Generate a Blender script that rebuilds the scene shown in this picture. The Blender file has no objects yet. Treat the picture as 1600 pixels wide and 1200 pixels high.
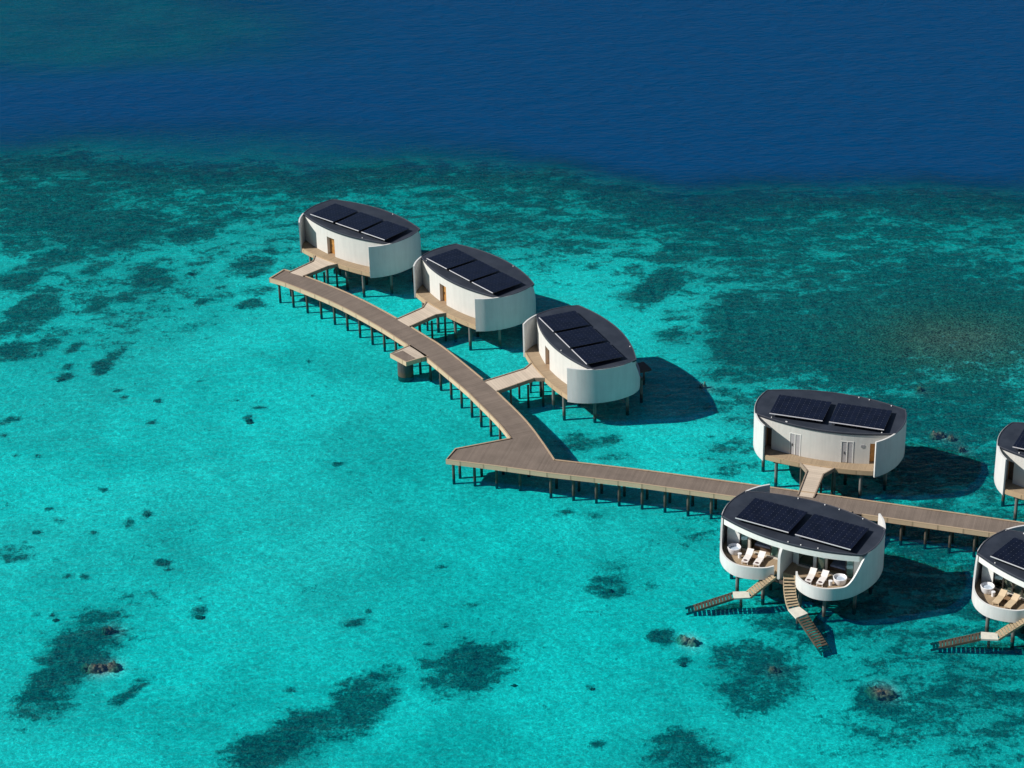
import bpy, bmesh, math, random
import numpy as np
from mathutils import Vector, Matrix, noise as mnoise
random.seed(7)
R = math.radians
sc = bpy.context.scene
COL = sc.collection

# ------------------------------------------------------------------ camera, light, exposure
FPX, PITCH, ROLL, CAMH = 3700.0, R(28.5), R(1.5), 122.0
fw = np.array([0, math.cos(PITCH), -math.sin(PITCH)])
r0 = np.array([1.0, 0, 0]); u0 = np.cross(r0, fw)
RV = r0*math.cos(ROLL) - u0*math.sin(ROLL)
UV_ = np.cross(RV, fw)
CP = np.array([0, 0, CAMH])
cam = bpy.data.cameras.new('camera'); camo = bpy.data.objects.new('camera', cam); COL.objects.link(camo)
m = Matrix(((RV[0], UV_[0], -fw[0], CP[0]), (RV[1], UV_[1], -fw[1], CP[1]), (RV[2], UV_[2], -fw[2], CP[2]), (0, 0, 0, 1)))
camo.matrix_world = m
cam.sensor_width = 36; cam.lens = FPX/1600*36; cam.clip_start = 1; cam.clip_end = 9000
sc.camera = camo

SUN_EL, SUN_TRAVEL = R(38.5), R(4)      # light travels towards +x, a little towards +y
w = bpy.data.worlds.new('World'); sc.world = w; w.use_nodes = True
nt = w.node_tree; nt.nodes.clear()
sky = nt.nodes.new('ShaderNodeTexSky'); sky.sky_type = 'NISHITA'; sky.sun_disc = False
sky.sun_elevation = SUN_EL; sky.sun_rotation = R(266); sky.air_density = 0.8; sky.dust_density = 0.1; sky.ozone_density = 1.5
bg = nt.nodes.new('ShaderNodeBackground'); bg.inputs['Strength'].default_value = 0.05
wo = nt.nodes.new('ShaderNodeOutputWorld')
nt.links.new(sky.outputs[0], bg.inputs[0]); nt.links.new(bg.outputs[0], wo.inputs[0])
sun = bpy.data.lights.new('sun', 'SUN'); sun.energy = 5.0; sun.angle = R(0.5); sun.color = (1.0, 0.955, 0.88)
so = bpy.data.objects.new('sun', sun); COL.objects.link(so)
d = Vector((math.cos(SUN_EL)*math.cos(SUN_TRAVEL), math.cos(SUN_EL)*math.sin(SUN_TRAVEL), -math.sin(SUN_EL)))
so.rotation_euler = d.to_track_quat('-Z', 'Y').to_euler(); so.location = (-60, 200, 80)
sc.view_settings.view_transform = 'Standard'; sc.view_settings.look = 'None'
sc.view_settings.exposure = 0.20; sc.view_settings.gamma = 1.0
sc.render.engine = 'CYCLES'
sc.cycles.transparent_max_bounces = 16
sc.cycles.max_bounces = 5; sc.cycles.diffuse_bounces = 3
sc.cycles.caustics_reflective = False

def at(x, y, z):
    "photo pixel (1600 x 1200) -> world point at height z"
    dd = fw*FPX + RV*(x-800) - UV_*(y-600)
    t = (z-CAMH)/dd[2]
    p = CP + dd*t
    return Vector((p[0], p[1], z))

# ------------------------------------------------------------------ materials
def mat(name):
    m = bpy.data.materials.new(name); m.use_nodes = True
    n = m.node_tree; b = n.nodes['Principled BSDF']
    return m, n, b
def N(n, t, **kw):
    o = n.nodes.new('ShaderNode'+t)
    for k, v in kw.items():
        if k == 'ins':
            for kk, vv in v.items(): o.inputs[kk].default_value = vv
        else: setattr(o, k, v)
    return o
def mixc(n, fac, a, b, mode='MIX'):
    o = n.nodes.new('ShaderNodeMix'); o.data_type = 'RGBA'; o.blend_type = mode
    for sock, v in ((o.inputs[0], fac), (o.inputs[6], a), (o.inputs[7], b)):
        if hasattr(v, 'is_output'): n.links.new(v, sock)
        else: sock.default_value = v if not isinstance(v, tuple) or len(v) == 4 else (*v, 1)
    return o.outputs[2]
def math_(n, op, a, b=0.0, clamp=False):
    o = n.nodes.new('ShaderNodeMath'); o.operation = op; o.use_clamp = clamp
    for i, v in enumerate((a, b)):
        if hasattr(v, 'is_output'): n.links.new(v, o.inputs[i])
        else: o.inputs[i].default_value = v
    return o.outputs[0]
def ramp(n, v, a, b, ya=0.0, yb=1.0, smooth=True):
    o = n.nodes.new('ShaderNodeMapRange'); o.clamp = True
    if smooth: o.interpolation_type = 'SMOOTHSTEP'
    n.links.new(v, o.inputs[0])
    o.inputs[1].default_value = a; o.inputs[2].default_value = b; o.inputs[3].default_value = ya; o.inputs[4].default_value = yb
    return o.outputs[0]
def noise(n, vec, scale, detail=4, rough=0.55, dist=0.0):
    o = N(n, 'TexNoise', ins={'Scale': scale, 'Detail': detail, 'Roughness': rough, 'Distortion': dist})
    if vec: n.links.new(vec, o.inputs['Vector'])
    return o.outputs['Fac']
def mapping(n, vec, scale=(1, 1, 1), rot=(0, 0, 0)):
    o = N(n, 'Mapping'); n.links.new(vec, o.inputs[0]); o.inputs['Scale'].default_value = scale; o.inputs['Rotation'].default_value = rot
    return o.outputs[0]
def geo(n): return N(n, 'NewGeometry').outputs['Position']
def objc(n): return N(n, 'TexCoord').outputs['Object']
def uvc(n): return N(n, 'TexCoord').outputs['UV']

def simple(name, col, rough=0.6, var=0.12, scale=3.0, metallic=0.0, spec=None):
    m, n, b = mat(name)
    f = noise(n, objc(n), scale, 5, 0.6)
    c = mixc(n, ramp(n, f, 0.3, 0.7), tuple(x*(1-var) for x in col), tuple(min(1, x*(1+var)) for x in col))
    n.links.new(c, b.inputs['Base Color']); b.inputs['Roughness'].default_value = rough; b.inputs['Metallic'].default_value = metallic
    if spec is not None: b.inputs['Specular IOR Level'].default_value = spec
    return m

def wood(name, col, plank=0.16, var=0.22, stain=0.25, rough=0.75, seam=0.0):
    m, n, b = mat(name)
    uv = uvc(n); s = N(n, 'SeparateXYZ'); n.links.new(uv, s.inputs[0])
    q = math_(n, 'DIVIDE', s.outputs[0], plank)
    fl = math_(n, 'FLOOR', q); fr = math_(n, 'FRACT', q)
    wn = N(n, 'TexWhiteNoise', noise_dimensions='1D'); n.links.new(fl, wn.inputs['W'])
    wn2 = noise(n, mapping(n, uv, (0.9, 0.12, 1)), 1.0, 3)
    g = noise(n, mapping(n, uv, (9, 0.8, 1)), 1.0, 4)
    big = noise(n, mapping(n, uv, (0.3, 0.5, 1)), 1.0, 5, 0.65)
    v = math_(n, 'ADD', math_(n, 'MULTIPLY', wn.outputs[0], var), math_(n, 'MULTIPLY', g, var*0.8))
    v = math_(n, 'ADD', v, math_(n, 'MULTIPLY', big, stain*1.7)); v = math_(n, 'ADD', v, math_(n, 'MULTIPLY', wn2, stain*0.8))
    v = math_(n, 'ADD', v, 1 - (var*0.9 + stain*1.2))
    gap = ramp(n, fr, 0.0, 0.10, 0.5, 1.0)
    v = math_(n, 'MULTIPLY', v, gap)
    if seam:
        fs = math_(n, 'FRACT', math_(n, 'DIVIDE', s.outputs[0], seam))
        v = math_(n, 'MULTIPLY', v, ramp(n, fs, 0.0, 0.05, 0.8, 1.0))
    cc = N(n, 'CombineColor'); [n.links.new(v, cc.inputs[i]) for i in range(3)]
    c = mixc(n, 1.0, cc.outputs[0], col, 'MULTIPLY')
    n.links.new(c, b.inputs['Base Color']); b.inputs['Roughness'].default_value = rough
    b.inputs['Specular IOR Level'].default_value = 0.25
    return m

def render_white(name, col, line=0.22):
    m, n, b = mat(name)
    uv = uvc(n); s = N(n, 'SeparateXYZ'); n.links.new(uv, s.inputs[0])
    fr = math_(n, 'FRACT', math_(n, 'DIVIDE', s.outputs[0], line))
    ln = ramp(n, fr, 0.0, 0.14, 0.955, 1.0)
    st = noise(n, mapping(n, uv, (2.5, 0.25, 1)), 1.0, 5, 0.65)
    blot = noise(n, mapping(n, uv, (0.5, 0.6, 1)), 1.0, 4)
    v = math_(n, 'MULTIPLY', ln, ramp(n, st, 0.25, 0.75, 0.90, 1.0))
    v = math_(n, 'MULTIPLY', v, ramp(n, blot, 0.3, 0.7, 0.94, 1.0))
    # rain and salt staining near the bottom edge
    lo = ramp(n, math_(n, 'ADD', s.outputs[1], math_(n, 'MULTIPLY', st, 0.9)), 2.6, 3.6, 0.93, 1.0)
    v = math_(n, 'MULTIPLY', v, lo)
    cc = N(n, 'CombineColor'); [n.links.new(v, cc.inputs[i]) for i in range(3)]
    n.links.new(mixc(n, 1.0, cc.outputs[0], col, 'MULTIPLY'), b.inputs['Base Color'])
    b.inputs['Roughness'].default_value = 0.6; b.inputs['Specular IOR Level'].default_value = 0.3
    bp = N(n, 'Bump', ins={'Strength': 0.15, 'Distance': 0.02}); n.links.new(fr if False else ln, bp.inputs['Height']); n.links.new(bp.outputs[0], b.inputs['Normal'])
    return m

M = {}
M['shell'] = render_white('white_cladding', (0.70, 0.70, 0.69))
M['wall'] = render_white('wall_cladding', (0.70, 0.685, 0.65), 0.3)
M['trim'] = simple('white_trim', (0.8, 0.79, 0.76), 0.5, 0.04)
M['jetty'] = wood('weathered_decking', (0.182, 0.146, 0.122), 0.15, 0.18, 0.45, seam=1.2)
M['bridge'] = wood('pale_decking', (0.50, 0.42, 0.34), 0.3, 0.14, 0.12)
M['deck'] = wood('tan_decking', (0.32, 0.24, 0.16), 0.16, 0.16, 0.14)
M['fascia'] = wood('fascia_timber', (0.48, 0.35, 0.22), 1.9, 0.14, 0.2)
M['kerb'] = wood('kerb_timber', (0.57, 0.425, 0.285), 2.4, 0.12, 0.16)
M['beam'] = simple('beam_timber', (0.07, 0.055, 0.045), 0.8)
M['step'] = simple('step_timber', (0.40, 0.31, 0.20), 0.75, 0.2, 1.3)
M['wetstep'] = simple('wet_step_timber', (0.075, 0.06, 0.042), 0.6, 0.3, 1.3)
M['stair_white'] = simple('landing_paint', (0.62, 0.60, 0.52), 0.7, 0.08)
M['rail'] = simple('aluminium', (0.75, 0.73, 0.76), 0.4, 0.03, metallic=0.2)
M['doorwood'] = simple('door_timber', (0.44, 0.21, 0.055), 0.5, 0.18, 2.0)
M['brownwall'] = simple('brown_interior', (0.10, 0.065, 0.045), 0.7, 0.2)
M['greyleaf'] = simple('grey_louvre', (0.42, 0.41, 0.42), 0.55, 0.05)
M['frame'] = simple('dark_frame', (0.05, 0.045, 0.04), 0.4)
M['sill'] = simple('pale_sill', (0.6, 0.55, 0.48), 0.6)
M['curtain'] = simple('teal_curtain', (0.62, 0.9, 0.80), 0.8, 0.15, 9)
M['bedcloth'] = simple('bed_linen', (0.30, 0.36, 0.50), 0.8)
M['tub'] = simple('white_tub', (0.80, 0.80, 0.82), 0.3, 0.03)
M['tubwater'] = simple('tub_water', (0.45, 0.52, 0.62), 0.08)
M['lounger'] = simple('lounger_white', (0.78, 0.74, 0.72), 0.6, 0.05)
M['loungertan'] = simple('lounger_tan', (0.58, 0.45, 0.30), 0.6, 0.06)
M['towel'] = simple('dark_towel', (0.09, 0.05, 0.05), 0.9)
M['tablewood'] = simple('table_timber', (0.25, 0.15, 0.08), 0.6)
M['vent'] = simple('vent_cap', (0.7, 0.7, 0.7), 0.5)

def mk_roof():
    m, n, b = mat('slate_membrane')
    f = noise(n, objc(n), 0.5, 6, 0.65); f2 = noise(n, objc(n), 3.0, 5, 0.7)
    c = mixc(n, ramp(n, f, 0.35, 0.7), (0.018, 0.024, 0.038), (0.032, 0.040, 0.058))
    c = mixc(n, ramp(n, f2, 0.55, 0.8, 0, 0.35), c, (0.075, 0.075, 0.085))
    n.links.new(c, b.inputs['Base Color']); b.inputs['Roughness'].default_value = 0.55
    return m
M['roof'] = mk_roof()
M['pale'] = simple('roof_edge_metal', (0.07, 0.075, 0.095), 0.45)
def mk_solar():
    m, n, b = mat('solar_cells')
    uv = uvc(n); s = N(n, 'SeparateXYZ'); n.links.new(uv, s.inputs[0])
    def lines(o, step, w_):
        fr = math_(n, 'FRACT', math_(n, 'DIVIDE', o, step))
        dd = math_(n, 'ABSOLUTE', math_(n, 'SUBTRACT', fr, 0.5))
        return math_(n, 'GREATER_THAN', dd, 0.5 - w_)
    big = math_(n, 'MAXIMUM', lines(s.outputs[0], 1.02, 0.016), lines(s.outputs[1], 1.37, 0.013))
    small = math_(n, 'MAXIMUM', lines(s.outputs[0], 0.17, 0.045), lines(s.outputs[1], 0.17, 0.045))
    fx = math_(n, 'MULTIPLY', lines(s.outputs[0], 0.51, 0.05), lines(s.outputs[1], 0.457, 0.055))
    wn = noise(n, mapping(n, uv, (0.98, 0.73, 1)), 1.0, 1)
    c = mixc(n, ramp(n, wn, 0.3, 0.7), (0.0045, 0.0065, 0.016), (0.007, 0.010, 0.025))
    c = mixc(n, math_(n, 'MULTIPLY', small, 0.2), c, (0.02, 0.024, 0.038))
    c = mixc(n, math_(n, 'MULTIPLY', big, 0.6), c, (0.018, 0.020, 0.03))
    c = mixc(n, math_(n, 'MULTIPLY', fx, 0.8), c, (0.14, 0.15, 0.17))
    n.links.new(c, b.inputs['Base Color']); b.inputs['Roughness'].default_value = 0.16
    b.inputs['Specular IOR Level'].default_value = 0.30
    return m
M['solar'] = mk_solar()
def mk_glass():
    m, n, b = mat('tinted_glass')
    n.nodes.remove(b)
    t = N(n, 'BsdfTransparent'); t.inputs[0].default_value = (0.82, 0.93, 0.92, 1)
    g = N(n, 'BsdfGlossy'); g.inputs['Roughness'].default_value = 0.03; g.inputs[0].default_value = (0.9, 1, 1, 1)
    fr = N(n, 'Fresnel', ins={'IOR': 1.5}); mx = N(n, 'MixShader')
    n.links.new(math_(n, 'MULTIPLY', fr.outputs[0], 1.3, True), mx.inputs[0]); n.links.new(t.outputs[0], mx.inputs[1]); n.links.new(g.outputs[0], mx.inputs[2])
    n.links.new(mx.outputs[0], n.nodes['Material Output'].inputs[0])
    return m
M['glass'] = mk_glass()
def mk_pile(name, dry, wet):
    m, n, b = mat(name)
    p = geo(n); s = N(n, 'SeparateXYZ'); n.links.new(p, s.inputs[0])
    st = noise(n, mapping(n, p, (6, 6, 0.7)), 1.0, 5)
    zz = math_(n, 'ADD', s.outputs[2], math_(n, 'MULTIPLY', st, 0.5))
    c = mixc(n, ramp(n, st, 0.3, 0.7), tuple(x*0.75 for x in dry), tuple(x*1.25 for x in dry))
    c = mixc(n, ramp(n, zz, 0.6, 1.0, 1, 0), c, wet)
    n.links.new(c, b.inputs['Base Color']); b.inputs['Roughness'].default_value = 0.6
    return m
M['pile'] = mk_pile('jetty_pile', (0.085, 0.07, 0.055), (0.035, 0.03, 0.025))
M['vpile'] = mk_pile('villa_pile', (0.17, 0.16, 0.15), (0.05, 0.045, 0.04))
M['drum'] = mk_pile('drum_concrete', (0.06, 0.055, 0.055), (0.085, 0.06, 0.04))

# ------------------------------------------------------------------ mesh helpers
class MB:
    def __init__(s): s.v = []; s.f = []; s.uv = []; s.mi = []
    def face(s, pts, uvs=None, mi=0):
        i = len(s.v); s.v += [tuple(p) for p in pts]; s.f.append(list(range(i, i+len(pts)))); s.mi.append(mi)
        s.uv += list(uvs) if uvs else [(p[0], p[1]) for p in pts]
    def box(s, c, size, rz=0.0, mi=0, tilt=0.0):
        sx, sy, sz = [q/2 for q in size]; cs, sn = math.cos(rz), math.sin(rz)
        P = []
        for dx, dy, dz in ((-1,-1,-1),(1,-1,-1),(1,1,-1),(-1,1,-1),(-1,-1,1),(1,-1,1),(1,1,1),(-1,1,1)):
            x, y, z = dx*sx, dy*sy, dz*sz + tilt*dy*sy
            P.append((c[0]+x*cs-y*sn, c[1]+x*sn+y*cs, c[2]+z))
        L = [(-sx,-sy),(sx,-sy),(sx,sy),(-sx,sy)]
        for idx in ((3,2,1,0),(4,5,6,7),(0,1,5,4),(1,2,6,5),(2,3,7,6),(3,0,4,7)):
            s.face([P[k] for k in idx], [(L[k % 4][0]+L[k % 4][1]*0.0 + (0.0), L[k % 4][1]) if idx in ((3,2,1,0),(4,5,6,7)) else (L[k % 4][0]+L[k % 4][1], P[k][2]) for k in idx], mi)
        return s
    def bar(s, a, b, w_, h, mi=0):
        a, b = Vector(a), Vector(b); d_ = (b-a); L = d_.length; d_.normalize()
        side = d_.cross(Vector((0, 0, 1)));
        if side.length < 1e-4: side = Vector((1, 0, 0))
        side.normalize(); up = side.cross(d_)
        P = [a+side*(sx*w_/2)+up*(sz*h/2) for sx, sz in ((-1,-1),(1,-1),(1,1),(-1,1))] + [b+side*(sx*w_/2)+up*(sz*h/2) for sx, sz in ((-1,-1),(1,-1),(1,1),(-1,1))]
        for idx in ((0,1,2,3),(7,6,5,4),(0,4,5,1),(1,5,6,2),(2,6,7,3),(3,7,4,0)):
            s.face([P[k] for k in idx], [(0 if k < 4 else L, (k % 4)*0.1) for k in idx], mi)
        return s
    def cyl(s, x, y, z0, z1, r0_, r1_, n=10, mi=0, cap=True):
        for k in range(n):
            a, b = 2*math.pi*k/n, 2*math.pi*(k+1)/n
            s.face([(x+r0_*math.cos(a), y+r0_*math.sin(a), z0), (x+r0_*math.cos(b), y+r0_*math.sin(b), z0), (x+r1_*math.cos(b), y+r1_*math.sin(b), z1), (x+r1_*math.cos(a), y+r1_*math.sin(a), z1)], None, mi)
        if cap:
            s.face([(x+r1_*math.cos(2*math.pi*k/n), y+r1_*math.sin(2*math.pi*k/n), z1) for k in range(n)], None, mi)
        return s
    def prism(s, poly, z0, z1, uvf=None, mi=0, side_mi=None, ztop=None):
        A = sum(poly[i][0]*poly[(i+1) % len(poly)][1]-poly[(i+1) % len(poly)][0]*poly[i][1] for i in range(len(poly)))
        if A < 0: poly = poly[::-1]
        uvf = uvf or (lambda p: (p[0], p[1])); zt = ztop or (lambda p: z1); dz = z1-z0
        s.face([(p[0], p[1], zt(p)) for p in poly], [uvf(p) for p in poly], mi)
        s.face([(p[0], p[1], zt(p)-dz) for p in poly[::-1]], [uvf(p) for p in poly[::-1]], mi)
        L = 0
        for i in range(len(poly)):
            a, b = poly[i], poly[(i+1) % len(poly)]; l = math.dist(a[:2], b[:2])
            s.face([(a[0], a[1], zt(a)-dz), (b[0], b[1], zt(b)-dz), (b[0], b[1], zt(b)), (a[0], a[1], zt(a))], [(L, 0), (L+l, 0), (L+l, dz), (L, dz)], side_mi if side_mi is not None else mi)
            L += l
        return s
    def ribbon(s, path, th, z0, z1, mi=0, side=0.0):
        """upright wall along an open path; z0/z1 numbers or functions of the index fraction; side shifts it along its normal"""
        n = len(path); zf0 = z0 if callable(z0) else (lambda t: z0); zf1 = z1 if callable(z1) else (lambda t: z1)
        nr = []
        for i in range(n):
            a = path[max(0, i-1)]; b = path[min(n-1, i+1)]; dx, dy = b[0]-a[0], b[1]-a[1]; l = math.hypot(dx, dy) or 1
            nr.append((dy/l, -dx/l))
        Lc = [0.0]
        for i in range(1, n): Lc.append(Lc[-1]+math.dist(path[i-1], path[i]))
        def pt(i, o, z): return (path[i][0]+nr[i][0]*o, path[i][1]+nr[i][1]*o, z)
        o1, o2 = side+th/2, side-th/2
        for i in range(n-1):
            t0, t1 = Lc[i]/Lc[-1], Lc[i+1]/Lc[-1]; a0, a1, b0, b1 = zf0(t0), zf1(t0), zf0(t1), zf1(t1)
            s.face([pt(i, o1, a0), pt(i+1, o1, b0), pt(i+1, o1, b1), pt(i, o1, a1)], [(Lc[i], a0), (Lc[i+1], b0), (Lc[i+1], b1), (Lc[i], a1)], mi)
            s.face([pt(i+1, o2, b0), pt(i, o2, a0), pt(i, o2, a1), pt(i+1, o2, b1)], [(Lc[i+1], b0), (Lc[i], a0), (Lc[i], a1), (Lc[i+1], b1)], mi)
            s.face([pt(i, o1, a1), pt(i+1, o1, b1), pt(i+1, o2, b1), pt(i, o2, a1)], [(Lc[i]*0+0.1, a1)]*4, mi)
            s.face([pt(i, o2, a0), pt(i+1, o2, b0), pt(i+1, o1, b0), pt(i, o1, a0)], [(0.1, a0)]*4, mi)
        for i, t in ((0, 0.0), (n-1, 1.0)):
            q = [pt(i, o1, zf0(t)), pt(i, o1, zf1(t)), pt(i, o2, zf1(t)), pt(i, o2, zf0(t))]
            s.face(q if i == 0 else q[::-1], [(0.1, zf0(t)), (0.1, zf1(t)), (0.12, zf1(t)), (0.12, zf0(t))], mi)
        return s
    def build(s, name, mats, parent=None, smooth=None, label=None):
        me = bpy.data.meshes.new(name)
        me.from_pydata(s.v, [], s.f)
        uvl = me.uv_layers.new(name='UVMap')
        flat = np.array(s.uv, dtype=np.float32).reshape(-1)
        uvl.data.foreach_set('uv', flat)
        for m_ in (mats if isinstance(mats, (list, tuple)) else [mats]): me.materials.append(m_)
        me.polygons.foreach_set('material_index', s.mi)
        bm = bmesh.new(); bm.from_mesh(me); bmesh.ops.remove_doubles(bm, verts=bm.verts, dist=1e-4)
        bmesh.ops.recalc_face_normals(bm, faces=bm.faces); bm.to_mesh(me); bm.free()
        if smooth:
            for p in me.polygons: p.use_smooth = True
            me.set_sharp_from_angle(angle=R(smooth))
        me.update()
        o = bpy.data.objects.new(name, me); COL.objects.link(o)
        if parent: o.parent = parent
        if label: o['label'] = label
        return o
def tag(o, label=None, cat=None, group=None, kind=None):
    if label: o['label'] = label
    if cat: o['category'] = cat
    if group: o['group'] = group
    if kind: o['kind'] = kind
    return o
def thing(name, label, cat, loc=(0, 0, 0), rz=0.0, group=None):
    o = bpy.data.objects.new(name, None); COL.objects.link(o); o.location = loc; o.rotation_euler = (0, 0, rz)
    o.empty_display_size = 0.5
    return tag(o, label, cat, group)
def copy_tree(o, parent=None):
    c = o.copy(); COL.objects.link(c)
    if parent: c.parent = parent
    for ch in list(o.children): copy_tree(ch, c)
    return c
def spline(pts, n=8, closed=False):
    out = []; N_ = len(pts)
    P = lambda i: Vector(pts[i % N_] if closed else pts[max(0, min(N_-1, i))])
    for i in range(N_ if closed else N_-1):
        p0, p1, p2, p3 = P(i-1), P(i), P(i+1), P(i+2)
        for k in range(n):
            t = k/n
            out.append(tuple(0.5*((2*p1)+(-p0+p2)*t+(2*p0-5*p1+4*p2-p3)*t*t+(-p0+3*p1-3*p2+p3)*t**3)))
    if not closed: out.append(tuple(pts[-1]))
    return out
def resample(path, n):
    L = [0]
    for i in range(1, len(path)): L.append(L[-1]+math.dist(path[i-1], path[i]))
    out = []
    for k in range(n):
        t = L[-1]*k/(n-1)
        i = 1
        while i < len(L)-1 and L[i] < t: i += 1
        f = (t-L[i-1])/max(1e-9, L[i]-L[i-1]); f = min(1, max(0, f))
        out.append(tuple(path[i-1][j]+(path[i][j]-path[i-1][j])*f for j in range(2)))
    return out
def sstep(x): x = max(0, min(1, x)); return x*x*(3-2*x)

# ------------------------------------------------------------------ seabed and water
def np_px(X, Y, z=-0.6):
    DX, DY, DZ = X-CP[0], Y-CP[1], z-CP[2]
    dp = DY*fw[1]+DZ*fw[2]
    dr = DX*RV[0]+DY*RV[1]+DZ*RV[2]; du = DX*UV_[0]+DY*UV_[1]+DZ*UV_[2]
    dp = np.where(dp < 20, 20, dp)
    return 800+FPX*dr/dp, 600-FPX*du/dp
def S(x): x = np.clip(x, 0, 1); return x*x*(3-2*x)
def vnoise(X, Y, sc_, seed):
    rs = np.random.RandomState(seed); T = rs.rand(256, 256)
    x, y = X*sc_, Y*sc_; i = np.floor(x).astype(int); j = np.floor(y).astype(int)
    fx, fy = S(x-i), S(y-j); i0, i1, j0, j1 = i % 256, (i+1) % 256, j % 256, (j+1) % 256
    return (T[i0, j0]*(1-fx)+T[i1, j0]*fx)*(1-fy)+(T[i0, j1]*(1-fx)+T[i1, j1]*fx)*fy
def fbm(X, Y, sc_, seed, o=4):
    a, s_, t = 0, 0, 1
    for k in range(o): a = a+vnoise(X+17*k, Y-9*k, sc_*2**k, seed+k)*t; s_ += t; t *= 0.55
    return a/s_
# patches of coral and seagrass: centre, half sizes, turn (degrees) and cover; read off the photo, laid on the seabed
PATCH = [
 (820,330,560,95,0,.56),(200,300,300,60,0,.6),(1300,380,380,90,0,.62),(200,440,260,100,15,.40),(1500,900,240,300,0,.50),(1180,620,90,60,0,.4),
 (85,325,150,60,0,.80),(190,352,120,40,8,.78),(350,340,55,20,12,.72),(300,368,50,20,10,.76),(225,300,170,34,0,.62),
 (225,442,42,24,12,.78),(105,398,60,18,20,.74),(150,425,34,18,18,.62),(30,378,45,20,10,.66),(30,440,46,22,20,.78),
 (60,485,58,22,20,.76),(155,482,40,12,22,.74),(195,472,30,12,15,.6),(30,545,40,20,12,.80),(108,548,20,10,30,.66),(182,546,20,9,20,.5),
 (380,412,38,14,8,.72),(415,390,18,8,0,.82),(302,425,13,6,0,.92),(388,430,15,6,0,.86),(415,410,14,6,0,.84),(315,473,14,5,10,.86),
 (392,480,24,8,0,.8),(345,450,16,6,10,.6),(255,272,250,24,0,.62),(520,285,150,28,0,.58),(745,285,120,30,-6,.66),(610,320,110,24,0,.5),(470,300,90,22,0,.6),
 (755,352,60,18,0,.64),(860,320,70,25,-6,.6),(937,322,80,28,-8,.62),(945,362,80,26,0,.66),(913,390,50,14,0,.6),(1000,400,60,20,10,.55),
 (1018,462,55,24,15,.84),(1042,440,44,16,20,.78),(1065,388,50,28,20,.7),(1147,388,70,34,0,.72),(1068,495,34,9,0,.5),(1053,528,26,14,0,.62),(1000,425,26,10,0,.6),
 (1165,522,70,72,0,.84),(1290,350,320,52,0,.66),(1410,430,240,55,0,.72),(1350,525,230,90,0,.95),(1235,500,120,65,0,.84),(1500,500,170,95,0,.93),
 (1500,640,160,60,0,.74),(1130,575,40,30,0,.5),(1090,330,110,30,0,.62),(1180,650,50,34,0,.42),(1420,650,150,55,0,.8),(1480,720,120,60,0,.72),
 (1130,715,70,30,0,.45),(1450,860,220,110,0,.62),(1540,1090,130,150,0,.55),(1420,1130,120,60,0,.48),(1300,960,130,60,0,.50),(1110,850,60,60,0,.32),
 (1180,1062,62,50,0,.72),(1205,1015,60,40,0,.4),(1375,1100,44,32,0,.74),(1550,960,80,60,0,.5),(1065,1182,66,32,0,.74),(1030,1000,22,14,0,.84),
 (1068,1034,16,10,0,.84),(955,915,30,18,0,.66),(960,890,26,14,0,.5),(1020,918,14,8,0,.5),(920,1073,9,6,0,.95),(925,1158,16,8,0,.92),(1225,970,60,26,0,.5),
 (742,1045,70,34,8,.82),(690,1060,50,18,10,.46),(565,1095,68,34,28,.86),(455,1160,90,34,28,.92),(600,1060,36,20,0,.72),(667,1008,10,4,0,.95),(735,1006,12,4,0,.7),
 (553,974,22,7,0,.86),(578,955,8,4,0,.8),(692,977,11,4,0,.95),(738,945,14,4,0,.7),(313,958,19,12,0,.84),(310,935,6,5,0,.7),(112,1036,112,42,42,.93),
 (205,1080,34,10,25,.62),(97,592,16,7,0,.99),(100,576,12,6,0,.84),(165,570,24,8,22,.78),(180,550,24,9,30,.6),(385,654,11,5,0,.99),(402,640,14,4,0,.84),(180,610,11,4,0,.82),
 (190,622,8,3,0,.8),(245,625,8,4,0,.8),(5,682,9,4,0,.95),(228,803,13,9,0,.88),(196,818,14,13,0,.7),(142,832,10,6,0,.92),(60,830,9,5,0,.9),(77,795,9,4,0,.88),(90,812,12,5,0,.7),
 (85,876,8,4,0,.9),(103,902,11,6,0,.9),(130,903,10,7,0,.6),(250,878,15,8,0,.78),(262,888,10,5,0,.7),(528,726,10,4,0,.9),(545,738,6,3,0,.8),(565,742,7,3,0,.7),(240,658,8,4,0,.7),(312,595,9,3,0,.6),
 (86,965,10,6,0,.97),(55,962,9,4,0,.72),(27,713,9,4,0,.8),(60,713,8,4,0,.8),(12,660,20,8,20,.6),(485,620,7,3,0,.7),(365,625,6,3,0,.6),(410,553,6,3,0,.6),(480,566,9,4,0,.6),
 (690,884,9,4,0,.72),(700,1190,0,0,0,0),(455,1078,9,6,0,.85),(457,1117,7,5,0,.85),(160,765,8,4,0,.6),(210,870,5,3,0,.7),(262,912,6,3,0,.5),(30,860,30,12,0,.55),
 (10,500,40,16,20,.6),(400,455,30,10,10,.55),(450,420,24,10,0,.4),(540,470,30,10,0,.5),(900,690,40,14,0,.5),(955,690,26,10,0,.62),(960,720,30,12,0,.4),(1000,750,30,10,0,.3),
 (920,808,26,8,0,.5),(1240,1000,40,20,0,.5),(880,800,20,6,0,.45),(1290,870,40,26,0,.5),(1140,945,30,10,0,.7)]
EDGE = [(-900,297),(-73.8,297),(-68,295.6),(-56.5,293.3),(-41.6,290.1),(-24.5,287.5),(-12.7,288.2),(-2.6,286.9),(5.7,284.3),(13,279.2),(20.9,274.7),(29,274.6),(41.3,275.4),(53.3,274.6),(65.1,272.9),(900,270)]
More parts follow.
